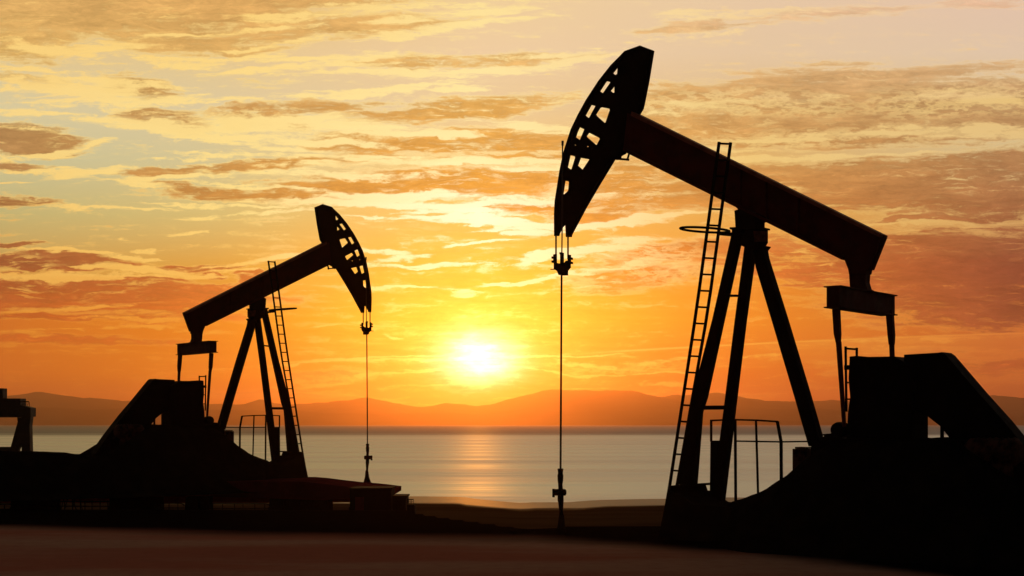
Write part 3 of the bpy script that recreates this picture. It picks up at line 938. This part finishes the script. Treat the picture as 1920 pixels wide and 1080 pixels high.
def build_wellhead():
    base = P(1052, 985, 0)
    wp = O + EU * base.x + EV * base.y
    root = empty('wellhead', (wp.x, wp.y, wp.z))
    tag(root, 'black wellhead with stuffing box and side valve under the large right pump jack rod', 'wellhead', 'wellheads under the pump jack rods')
    dep = wp.y
    s = dep / F

    def lathe(name, prof, par=root, cx=1052.0):
        mb = MB()
        pts, rad = [], []
        for (y, r, dx) in prof:
            pts.append(((cx + dx - 1052) * s, 0, (985 - y) * s))
            rad.append(r * s)
        mb.tube(pts, rad, 16)
        return mb.build(name, M['black'], par, True)
    lathe('stuffing_box', [(930, 4.2, -0.8), (920, 4.2, -1.4), (914, 5.2, -1.2), (904, 5.6, -1.2), (900, 4.6, -1.2), (896, 5.0, -1.2), (891, 5.6, -1.2)])
    lathe('casing', [(1040, 5.0, 1.4), (1004, 4.6, 1), (985, 4.2, 0.6), (972, 3.6, 0.2), (955, 5.0, -0.4), (951, 5.8, -0.8), (929, 5.4, -0.8)])
    tee = MB()
    tee.tube([((1037 - 1052) * s, 0, (985 - 935.5) * s), ((1057 - 1052) * s, 0, (985 - 935.5) * s), ((1060 - 1052) * s, 0, (985 - 935.5) * s), ((1062 - 1052) * s, 0, (985 - 935.5) * s)],
             [6.2 * s, 6.4 * s, 6.2 * s, 3.5 * s], 14)
    tee.box(((1035.6 - 1052) * s, -6 * s, (985 - 944.5) * s), ((1040 - 1052) * s, 6 * s, (985 - 929) * s))
    tee.build('valve_tee', M['black'], root)
    sp = MB()
    sp.tube([(-1 * s, 0, -44 * s), (0, 0, -30 * s), (0.5 * s, 0, -14 * s), (1 * s, 0, 7 * s)], [26 * s, 12 * s, 7 * s, 4.6 * s], 14)
    sp.build('cellar_collar', M['concrete'], root)
    return root


def build_railing():
    root = empty('guard_railing', O, -TH)
    tag(root, 'thin black guard railing behind the legs of the large right pump jack', 'railing', 'guard railings beside the pump jacks')
    v = 0.75
    def rail(pts, w=0.03):
        mb = MB()
        for a, b in zip(pts[:-1], pts[1:]):
            mb.bar(P(a[0], a[1], v), P(b[0], b[1], v), w)
        mb.build('rail', M['black'], root)

    def post(pts, w=0.04):
        mb = MB()
        for a, b in zip(pts[:-1], pts[1:]):
            mb.bar(P(a[0], a[1], v), P(b[0], b[1], v), w)
        mb.build('post', M['black'], root)
    rail([(1332, 788.5), (1356, 787.5), (1379, 787), (1418, 788), (1458.5, 790.5)], 0.034)
    rail([(1379, 827), (1464, 828.5), (1520, 827.5)], 0.03)
    post([(1333.5, 788), (1333.5, 828)], 0.036)
    post([(1378.5, 787), (1379.5, 945)], 0.042)
    post([(1417.5, 788), (1421.5, 930)], 0.034)
    post([(1457.5, 790), (1464.5, 828), (1465, 905)], 0.048)
    return root


def build_boxes():
    root = empty('control_cabinet', O, -TH)
    tag(root, 'narrow upright black control cabinet against the leg of the large right pump jack', 'cabinet', 'control cabinets on the pump jack bases')
    mb = MB()
    slab(mb, [(1332, 826, 'L'), (1350, 826, 'R'), (1350, 945, 'R'), (1330.5, 945, 'L')], 0.30, 0.42)
    mb.build('cabinet_body', M['black'], root)
    d = MB()
    slab(d, [(1334.5, 830), (1345, 830), (1345, 925), (1334.5, 925)], 0.285, 0.298)
    dr = d.build('cabinet_door', M['black'], root)
    h = MB()
    h.bar(P(1343, 868, 0.275), P(1343, 880, 0.275), 0.02)
    h.build('handle', M['cable'], dr)
    r2 = empty('junction_box', O, -TH)
    tag(r2, 'squat rusty junction box beside the rear leg of the large right pump jack', 'junction box', 'junction boxes beside the rear legs')
    mb = MB()
    slab(mb, [(1486, 841.5, 'L'), (1520, 841.5, 'R'), (1520, 900, 'R'), (1486, 900, 'L')], 0.1, 0.35)
    mb.build('box_body', M['rust'], r2)
    mb = MB()
    slab(mb, [(1490.5, 838, 'L'), (1522, 838, 'R'), (1522, 841.2, 'R'), (1490.5, 841.2, 'L')], 0.09, 0.36)
    mb.build('box_lid', M['rust'], r2)
    return root, r2


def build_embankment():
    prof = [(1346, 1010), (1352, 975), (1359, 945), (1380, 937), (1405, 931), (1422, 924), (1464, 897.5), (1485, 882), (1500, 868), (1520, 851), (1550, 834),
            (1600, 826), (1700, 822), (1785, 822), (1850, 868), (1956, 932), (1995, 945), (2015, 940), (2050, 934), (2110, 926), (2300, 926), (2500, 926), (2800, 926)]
    prf = [P(a, b, -0.5) for a, b in prof]
    us = [prf[0].x]
    while us[-1] < prf[-1].x:
        us.append(us[-1] + 0.10)
    vs_ = [-2.4 + 0.12 * k for k in range(48)]

    def hz(u):
        if u < prf[0].x:
            return prf[0].z
        for a, b in zip(prf[:-1], prf[1:]):
            if a.x <= u <= b.x:
                return a.z + (b.z - a.z) * (u - a.x) / (b.x - a.x)
        return prf[-1].z
    sm = [sum(hz(u + k * 0.05) for k in range(-2, 3)) / 5 for u in us]
    verts, faces = [], []
    nv = len(vs_)
    for u, h0 in zip(us, sm):
        for v in vs_:
            if v < -0.5:
                f = max(0.0, 1 - (-0.5 - v) / 1.8)
            elif v > 1.4:
                f = max(0.0, 1 - (v - 1.4) / 1.8)
            else:
                f = 1.0
            f = f * f * (3 - 2 * f)
            h = hz(u - 0.9 * max(0.0, -0.5 - v)) if v < -0.5 else h0
            nzv = 0.018 * (mn.noise(Vector((u * 3, v * 3, 0.3)))) + 0.012 * mn.noise(Vector((u * 9, v * 9, 1.3)))
            verts.append((u, v, -0.45 + (h + 0.45) * f + nzv * f))
    for i in range(len(us) - 1):
        for j in range(nv - 1):
            a = i * nv + j
            faces.append((a, a + nv, a + nv + 1, a + 1))
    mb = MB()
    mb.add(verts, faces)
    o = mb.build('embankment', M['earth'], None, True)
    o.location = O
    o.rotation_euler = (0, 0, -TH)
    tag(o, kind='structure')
    return o


# ------------------------------------------------------------------ terrain
def sm(a, b, t):
    t = min(1.0, max(0.0, (t - a) / (b - a)))
    return t * t * (3 - 2 * t)


def interp(tab, x):
    if x <= tab[0][0]:
        return tab[0][1]
    for (a, b), (c, d) in zip(tab[:-1], tab[1:]):
        if a <= x <= c:
            return b + (d - b) * (x - a) / (c - a)
    return tab[-1][1]


SEA = -2.3
EDGE = [(-40, 42.0), (-2.9, 41.0), (-2.4, 38.0), (0.2, 30.2), (0.6, 29.8), (1.2, 31.0), (3.4, 31.0), (5.0, 36.0), (12, 40), (40, 40)]
PADL = [(-60, 33.0), (-11.2, 31.0), (-5.6, 28.6), (-2.6, 28.0), (0.4, 27.7), (2.4, 26.3), (4.1, 24.7), (5.4, 22.6), (6.3, 20.6), (9, 12), (12, 5)]


def ground_z(x, y):
    ye = interp(EDGE, x)
    zp = -0.02 - 0.0235 * max(0.0, min(y, 44) - 30.5)
    if y < 30.5:
        zp = -0.02
    # foreground dips softly away to either side
    zp += 0.03 * mn.noise(Vector((x * 0.25, y * 0.25, 0))) * sm(16, 22, y)
    if y > ye:
        d = y - ye
        drop = 1.1 * sm(0, 4.0, d) + 0.013 * max(0, d - 2)
        zb = zp - drop
        if y > 60:
            zb = max(zb, -9) - 0.010 * (y - 60)
        zb = max(zb, SEA - 1.6)
        zb += 0.05 * mn.noise(Vector((x * 0.12, y * 0.12, 5))) * sm(2, 6, d)
        zp = zb
    # the low spit on the left that carries the crane
    k = sm(-24.0, -28.0, x) * sm(74, 82, y) * (1 - sm(92.5, 97, y)) * sm(-80, -66, x)
    zp = zp + (0.28 - zp) * k
    return zp


def build_ground():
    far = [-12000, -5000, -1500, -500, -200, -110]
    xs = far + [-80 + 2 * k for k in range(20)] + [-40 + 0.4 * k for k in range(176)] + [30.4 + 3 * k for k in range(14)] + [-k for k in reversed(far)]
    ys = [-60, -30, -10, 0, 8] + [12 + 0.3 * k for k in range(120)] + [48 + 1.0 * k for k in range(80)] + [130, 160, 250, 600, 2000, 6000, 12000]
    verts, faces, pad, beach = [], [], [], []
    for y in ys:
        for x in xs:
            z = ground_z(x, y) if y < 128 else SEA - 1.6
            verts.append((x, y, z))
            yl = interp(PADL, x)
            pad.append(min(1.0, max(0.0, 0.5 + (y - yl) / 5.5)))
            beach.append(sm(1.0, 4.5, y - interp(EDGE, x)))
    nx = len(xs)
    for j in range(len(ys) - 1):
        for i in range(nx - 1):
            a = j * nx + i
            faces.append((a, a + 1, a + nx + 1, a + nx))
    me = bpy.data.meshes.new('ground')
    me.from_pydata(verts, [], faces)
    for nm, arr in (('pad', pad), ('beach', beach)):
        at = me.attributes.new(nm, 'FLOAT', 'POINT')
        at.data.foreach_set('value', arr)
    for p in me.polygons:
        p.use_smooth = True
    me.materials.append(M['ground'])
    o = bpy.data.objects.new('ground', me)
    C.objects.link(o)
    tag(o, kind='structure')
    mb = MB()
    mb.add([(-12000, 50, SEA), (12000, 50, SEA), (12000, 11800, SEA), (-12000, 11800, SEA)], [(0, 1, 2, 3)])
    s = mb.build('sea', M['sea'])
    tag(s, kind='structure')


def build_hills():
    ridge = [(-2600, 742), (-1900, 730), (-1200, 746), (-700, 735), (-350, 748), (-150, 740), (0, 744), (40, 740), (75, 735), (100, 739), (150, 746), (165, 745.5), (200, 748.5), (235, 752), (290, 756), (345, 760),
             (390, 757), (430, 758), (465, 757), (482, 751), (492, 750), (505, 754), (530, 758), (560, 757), (610, 756), (650, 749), (690, 747), (735, 754), (780, 763), (810, 761), (840, 756.5), (870, 758),
             (895, 762), (920, 758), (950, 750), (985, 740), (1015, 734), (1060, 731), (1110, 732), (1160, 732), (1200, 736), (1240, 743), (1280, 742), (1310, 737), (1340, 735), (1375, 741), (1410, 749), (1450, 752), (1490, 753), (1560, 751),
             (1640, 752), (1740, 748), (1830, 744), (1875, 742), (1900, 745), (1925, 748), (1990, 752), (2150, 742), (2500, 750), (3000, 733), (3700, 746), (4500, 738)]
    RY = 8800.0
    tab = [((a - 960) / F * RY, (HZ - b) / F * RY + ZC) for a, b in ridge]
    xs = [tab[0][0] + (tab[-1][0] - tab[0][0]) * k / 1100 for k in range(1101)]
    rows = [(-2300, 0.0), (-2100, 0.06), (-1800, 0.16), (-1400, 0.34), (-1000, 0.52), (-650, 0.70), (-350, 0.86), (-150, 0.95), (0, 1.0), (200, 0.96), (500, 0.80), (1000, 0.5), (1500, 0.22), (2000, 0.0)]
    verts, faces = [], []
    for (dy, k) in rows:
        for x in xs:
            h = interp(tab, x)
            n = mn.fractal(Vector((x / 420, dy / 420, 0)), 1.0, 2.0, 5)
            n2 = mn.fractal(Vector((x / 160, dy / 160, 4)), 0.7, 2.0, 6) * 8.0
            verts.append((x, RY + dy + (0 if dy == 0 else n * 120), (SEA - 3) + (h - SEA + 3) * k + (n * 18 * k * (1 - k) * 3) + n2 * 1.2 * k))
    nx = len(xs)
    for j in range(len(rows) - 1):
        for i in range(nx - 1):
            a = j * nx + i
            faces.append((a, a + 1, a + nx + 1, a + nx))
    k0 = len(verts)
    xs2 = [-7000 + 14000 * k / 900 for k in range(901)]
    rows2 = [(-420, 0.0), (-330, 0.25), (-220, 0.6), (-110, 0.88), (0, 1.0), (120, 0.8), (260, 0.4), (400, 0.0)]
    for (dy, k) in rows2:
        for x in xs2:
            h = 62 + 60 * mn.noise(Vector((x / 1500, 3.3, 0))) + 30 * mn.noise(Vector((x / 620, 8.3, 0))) + 6 * mn.fractal(Vector((x / 170, dy / 170, 9)), 0.8, 2.0, 4)
            verts.append((x, 7250 + dy, (SEA - 3) + max(4, h) * k))
    n2_ = len(xs2)
    for j in range(len(rows2) - 1):
        for i in range(n2_ - 1):
            a = k0 + j * n2_ + i
            faces.append((a, a + 1, a + n2_ + 1, a + n2_))
    mb = MB()
    mb.add(verts, faces)
    o = mb.build('hills', M['hill'], None, True)
    tag(o, kind='structure')


# ------------------------------------------------------------------ left platform and the rest
def wprism(mb, poly, dep, thick):
    """an outline at its own distance, given real depth"""
    mb.prism([[W(a, b, dep) for a, b in poly]], Vector((0, 0, 0)), Vector((0, thick, 0)))
    return mb


def build_left():
    # loading deck under the far pump jack
    root = empty('loading_deck', W(350, 955, 46.0))
    o0 = Vector(root.location)
    tag(root, 'long low maroon deck on stubby pillars carrying the smaller left pump jack', 'deck')

    def local(mb, name, mat, par=root, off=None):
        off = off if off is not None else o0
        mb.v = [tuple(Vector(p) - off) for p in mb.v]
        return mb.build(name, mat, par)
    dk = MB()
    wprism(dk, [(-420, 901), (-100, 902), (560, 902.5), (585, 904.5), (620, 909), (655, 913), (690, 915.5), (712, 918), (735, 921), (735, 930), (660, 933), (610, 938), (520, 935), (400, 931), (260, 931), (-420, 934)], 45.2, 3.8)
    local(dk, 'deck_slab', M['maroon'])
    for (x0, x1, d) in ((-250, -190, 45.6), (-130, -60, 45.6), (20, 88, 45.6), (205, 252, 45.6), (258, 288, 46.0), (505, 531, 45.5), (535, 559, 45.8), (563, 614, 45.5), (656, 700, 45.6)):
        mb = MB()
        wprism(mb, [(x0, 929), (x1, 929), (x1, 975), (x0, 975)], d, 1.4)
        wprism(mb, [(x0 - 2, 951), (x1 + 2, 951), (x1 + 2, 975), (x0 - 2, 975)], d - 0.08, 0.07)
        local(mb, 'deck_pillar', M['concrete'])

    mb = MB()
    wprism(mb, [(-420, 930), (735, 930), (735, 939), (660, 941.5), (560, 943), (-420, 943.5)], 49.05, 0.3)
    local(mb, 'red_glow_beam', M['redbeam'])  # beam added behind the gaps, its bright red paints the glow there
    # two crates standing under the deck
    for i, (x0, x1, t0, t1) in enumerate(((346, 371, 2, 0), (374, 391.5, 1, -2))):
        r = empty('storage_crate', W((x0 + x1) / 2, 962, 44.6))
        tag(r, ('wider dark crate in the gap under the maroon deck, left of its narrow neighbour', 'narrow dark crate in the gap under the maroon deck, right of its wider neighbour')[i], 'crate', 'crates under the deck')
        mb = MB()
        wprism(mb, [(x0 + t0, 934), (x1 - t1, 933), (x1, 962), (x0, 962)], 44.6, 0.5)
        local(mb, 'crate_body', M['black'], r, Vector(r.location))
        mb = MB()
        wprism(mb, [(x0 + t0 - 1, 932.2), (x1 - t1 + 1, 931.2), (x1 - t1 + 1, 933), (x0 + t0 - 1, 934)], 44.57, 0.56)
        local(mb, 'crate_lid', M['black'], r, Vector(r.location))

    # pipe railings along the bank below the deck
    def pipe_railing(x0, x1, y, label, posts, lattice=False):
        d = 43.8
        r = empty('pipe_railing', W((x0 + x1) / 2, 962, d))
        off = Vector(r.location)
        tag(r, label, 'railing', 'pipe railings below the deck')
        pts = [W(x0, y, d), W(x1 - 8, y, d), W(x1 - 3, y + 1.5, d), W(x1, y + 5, d)] if not lattice else [W(x0, y, d), W(x1, y, d)]
        mb = MB().tube(pts, 0.017, 8)
        local(mb, 'top_rail', M['black'], r, off)
        mb = MB().tube([W(x0, y + 9, d), W(x1, y + 9, d)], 0.014, 8)
        local(mb, 'lower_rail', M['black'], r, off)
        for k in range(posts):
            px = x0 + (x1 - x0) * (k + 0.5) / posts + random.uniform(-3, 3)
            mb = MB().bar(W(px, y - (2 if lattice else 0), d), W(px, 966, d), 0.024)
            local(mb, 'post', M['black'], r, off)
        if lattice:
            mb = MB().tube([W(x0, y - 8, d), W(x1, y - 7, d)], 0.02, 8)
            local(mb, 'upper_rail', M['black'], r, off)
            for k in range(9):
                px = x0 + (x1 - x0) * k / 16.0
                mb = MB().bar(W(px, y - 8, d), W(px + random.choice((-7, 6, 9)), 958, d), 0.022)
                local(mb, 'brace', M['black'], r, off)
    pipe_railing(390, 507, 944.5, 'long pipe railing with a bent end below the middle of the maroon deck', 6)
    pipe_railing(288, 346, 943.5, 'short pipe railing between a deck pillar and the two crates', 3)
    pipe_railing(92, 206, 940.5, 'cluttered braced pipe railing below the left part of the maroon deck', 9, True)
    pipe_railing(0, 88, 945.5, 'plain pipe railing at the far left end of the bank below the deck', 5)

    # stepped sheds at the end of the deck
    r = empty('equipment_shed', W(695, 975, 43.6))
    tag(r, 'tall black flat-roofed equipment shed at the right end of the maroon deck', 'shed')
    off = Vector(r.location)
    local(wprism(MB(), [(656, 919), (733, 918), (734, 980), (656, 980)], 43.6, 1.4), 'wall', M['black'], r, off)
    local(wprism(MB(), [(655, 915.5), (735, 914.7), (735, 918), (655, 918.9)], 43.55, 1.5), 'roof', M['black'], r, off)
    local(wprism(MB(), [(666, 932), (682, 932), (682, 966), (666, 966)], 43.56, 0.03), 'door', M['maroon'], r, off)
    r = empty('low_shed', W(749, 975, 43.4))
    tag(r, 'lower black shed stepped down beside the tall flat-roofed equipment shed', 'shed')
    off = Vector(r.location)
    local(wprism(MB(), [(736, 933), (761, 933), (761, 980), (736, 980)], 43.4, 1.2), 'wall', M['black'], r, off)
    local(wprism(MB(), [(735.6, 930), (762.5, 930), (762.5, 932.8), (735.6, 932.8)], 43.35, 1.3), 'roof', M['black'], r, off)
    r = empty('tank_skid', W(770, 975, 43.2))
    tag(r, 'small black tank with a tiny rail on top, last block right of the low shed', 'tank')
    off = Vector(r.location)
    mb = MB()
    wprism(mb, [(763, 946), (776, 946), (777.5, 949), (777.5, 966), (776, 980), (763, 980)], 43.2, 0.7)
    local(mb, 'tank_body', M['black'], r, off)
    mb = MB()
    for yy in (936.5, 941):
        mb.bar(W(763, yy, 43.3), W(775.5, yy, 43.3), 0.028 if yy < 938 else 0.014)
    for px in (764, 766.5, 769, 771.5, 775):
        mb.bar(W(px, 936, 43.3), W(px, 947, 43.3), 0.014)
    local(mb, 'top_rail', M['black'], r, off)

    # gantry crane on the spit at the far left
    d = 90.0
    r = empty('gantry_crane', W(20, 853, d))
    off = Vector(r.location)
    tag(r, 'dark gantry crane standing on the shore at the far left edge', 'crane')
    mb = MB()
    wprism(mb, [(-420, 747), (38.5, 747), (38.5, 760), (57.4, 764.5), (57.4, 781), (30, 782.5), (-420, 782.5)], d, 1.0)
    local(mb, 'girder', M['crane'], r, off)
    mb = MB()
    wprism(mb, [(-40, 728), (5, 728), (5, 746.8), (-40, 746.8)], d + 0.1, 0.8)
    local(mb, 'winch_house', M['crane'], r, off)
    for a in (0, -420 + 24):
        mb = MB()
        wprism(mb, [(40 + a, 781), (57.4 + a, 781), (55.5 + a, 798), (57 + a, 858), (40.5 + a, 858)], d + 0.05, 0.55)
        local(mb, 'upright_leg', M['crane'], r, off)
        mb = MB()
        wprism(mb, [(32 + a, 782.7), (41 + a, 782.7), (44 + a, 815), (39.4 + a, 830), (34.3 + a, 843), (34.3 + a, 858), (24 + a, 858), (20 + a, 838), (33 + a, 791)], d + 0.15, 0.4)
        local(mb, 'raking_leg', M['crane'], r, off)
    mb = MB()
    wprism(mb, [(-395, 838), (21, 838), (26, 848), (-395, 848)], d + 0.2, 0.35)
    local(mb, 'sill_beam', M['crane'], r, off)
    mb = MB()
    mb.bar(W(39, 753.3, d), W(54, 753.3, d), 0.09, 0.08)
    for px in (41.5, 43.5, 46, 48.5, 51, 54.8):
        mb.bar(W(px, 757 if px < 54 else 754, d), W(px, 765, d), 0.028)
    mb.bar(W(41, 757.5, d), W(55, 757.2, d), 0.025)
    local(mb, 'walkway_rail', M['crane'], r, off)


# ------------------------------------------------------------------ light, camera, haze
def build_rest():
    L = bpy.data.lights.new('sun', 'SUN')
    L.energy = 0.39
    L.angle = R(0.5)
    L.color = (1.0, 0.30, 0.03)
    o = bpy.data.objects.new('sun', L)
    sd = Vector((math.sin(SUN_AZ) * math.cos(SUN_EL), math.cos(SUN_AZ) * math.cos(SUN_EL), math.sin(SUN_EL)))
    o.rotation_euler = (-sd).to_track_quat('-Z', 'Y').to_euler()
    o.location = sd * 60
    C.objects.link(o)
    cam = bpy.data.cameras.new('camera')
    cam.lens = 50
    cam.sensor_width = 36
    cam.shift_y = (HZ - 540) / 1920
    cam.clip_end = 60000
    cam.clip_start = 0.1
    co = bpy.data.objects.new('camera', cam)
    co.location = (0, 0, ZC)
    co.rotation_euler = (R(90), 0, 0)
    C.objects.link(co)
    bpy.context.scene.camera = co
    mb = MB()
    mb.box((-14000, -80, -6.5), (16000, 12300, 262))
    h = mb.build('haze', M['haze'])
    tag(h, kind='stuff')
    h['label'] = 'warm evening haze over the water'
    h['category'] = 'haze'


def main():
    build_world()
    build_materials()
    build_ground()
    build_hills()
    jack = build_pump_jack()
    well = build_wellhead()
    rail = build_railing()
    cab, jb = build_boxes()
    emb = build_embankment()
    # the far twin: mirrored, farther away and a little higher
    K = 0.558
    d2 = D0 / K
    O2 = Vector((-473.7 / F * d2, d2, 0.473))
    TH2 = 0.6785
    for src, label in ((jack, 'smaller far pump jack on the maroon deck, its horse head facing right'),
                       (rail, 'thin black guard railing beside the legs of the smaller left pump jack'),
                       (cab, 'narrow upright black control cabinet against the leg of the smaller left pump jack'),
                       (jb, 'squat rusty junction box beside the rear leg of the smaller left pump jack')):
        c = copy_tree(src)
        c.location = O2
        c.rotation_euler = (0, 0, TH2)
        c.scale = (-1, 1, 1)
        c['label'] = label
        if src is jack:
            # this one stands at a slightly different point of its stroke
            piv, ang = P(1412, 412, 0), -0.028
            turn = Matrix.Translation(piv) @ Matrix.Rotation(ang, 4, 'Y') @ Matrix.Translation(-piv)
            for ch in c.children:
                kind = ch.name.split('.')[0]
                if kind in ('horse_head', 'head_latch', 'walking_beam', 'tail_bearing'):
                    ch.matrix_local = turn
                elif kind in ('equalizer', 'pitman_arm', 'pitman_rod'):
                    ch.location.z += 0.075
                elif kind in ('bridle_cable', 'carrier_bar', 'polished_rod'):
                    ch.location.z -= 0.11
    c = copy_tree(well)
    rel = well.location - O
    ru, rv = rel.dot(EU), rel.dot(EV)
    c.location = (O2.x - ru * math.cos(TH2) - rv * math.sin(TH2), O2.y - ru * math.sin(TH2) + rv * math.cos(TH2), O2.z + rel.z)
    c.scale = (-1, 1, 1)
    c['label'] = 'black wellhead with side valve on the deck under the smaller left pump jack rod'
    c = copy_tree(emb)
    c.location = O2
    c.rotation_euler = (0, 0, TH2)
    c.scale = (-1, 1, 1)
    build_left()
    build_rest()
    sc = bpy.context.scene
    sc.view_settings.view_transform = 'Standard'
    sc.view_settings.look = 'None'
    sc.view_settings.exposure = 0
    sc.view_settings.gamma = 1
    sc.render.engine = 'CYCLES'
    sc.cycles.use_denoising = True
    sc.cycles.use_adaptive_sampling = True
    sc.cycles.adaptive_threshold = 0.01
    sc.cycles.max_bounces = 6
    sc.cycles.sample_clamp_indirect = 4.0


main()
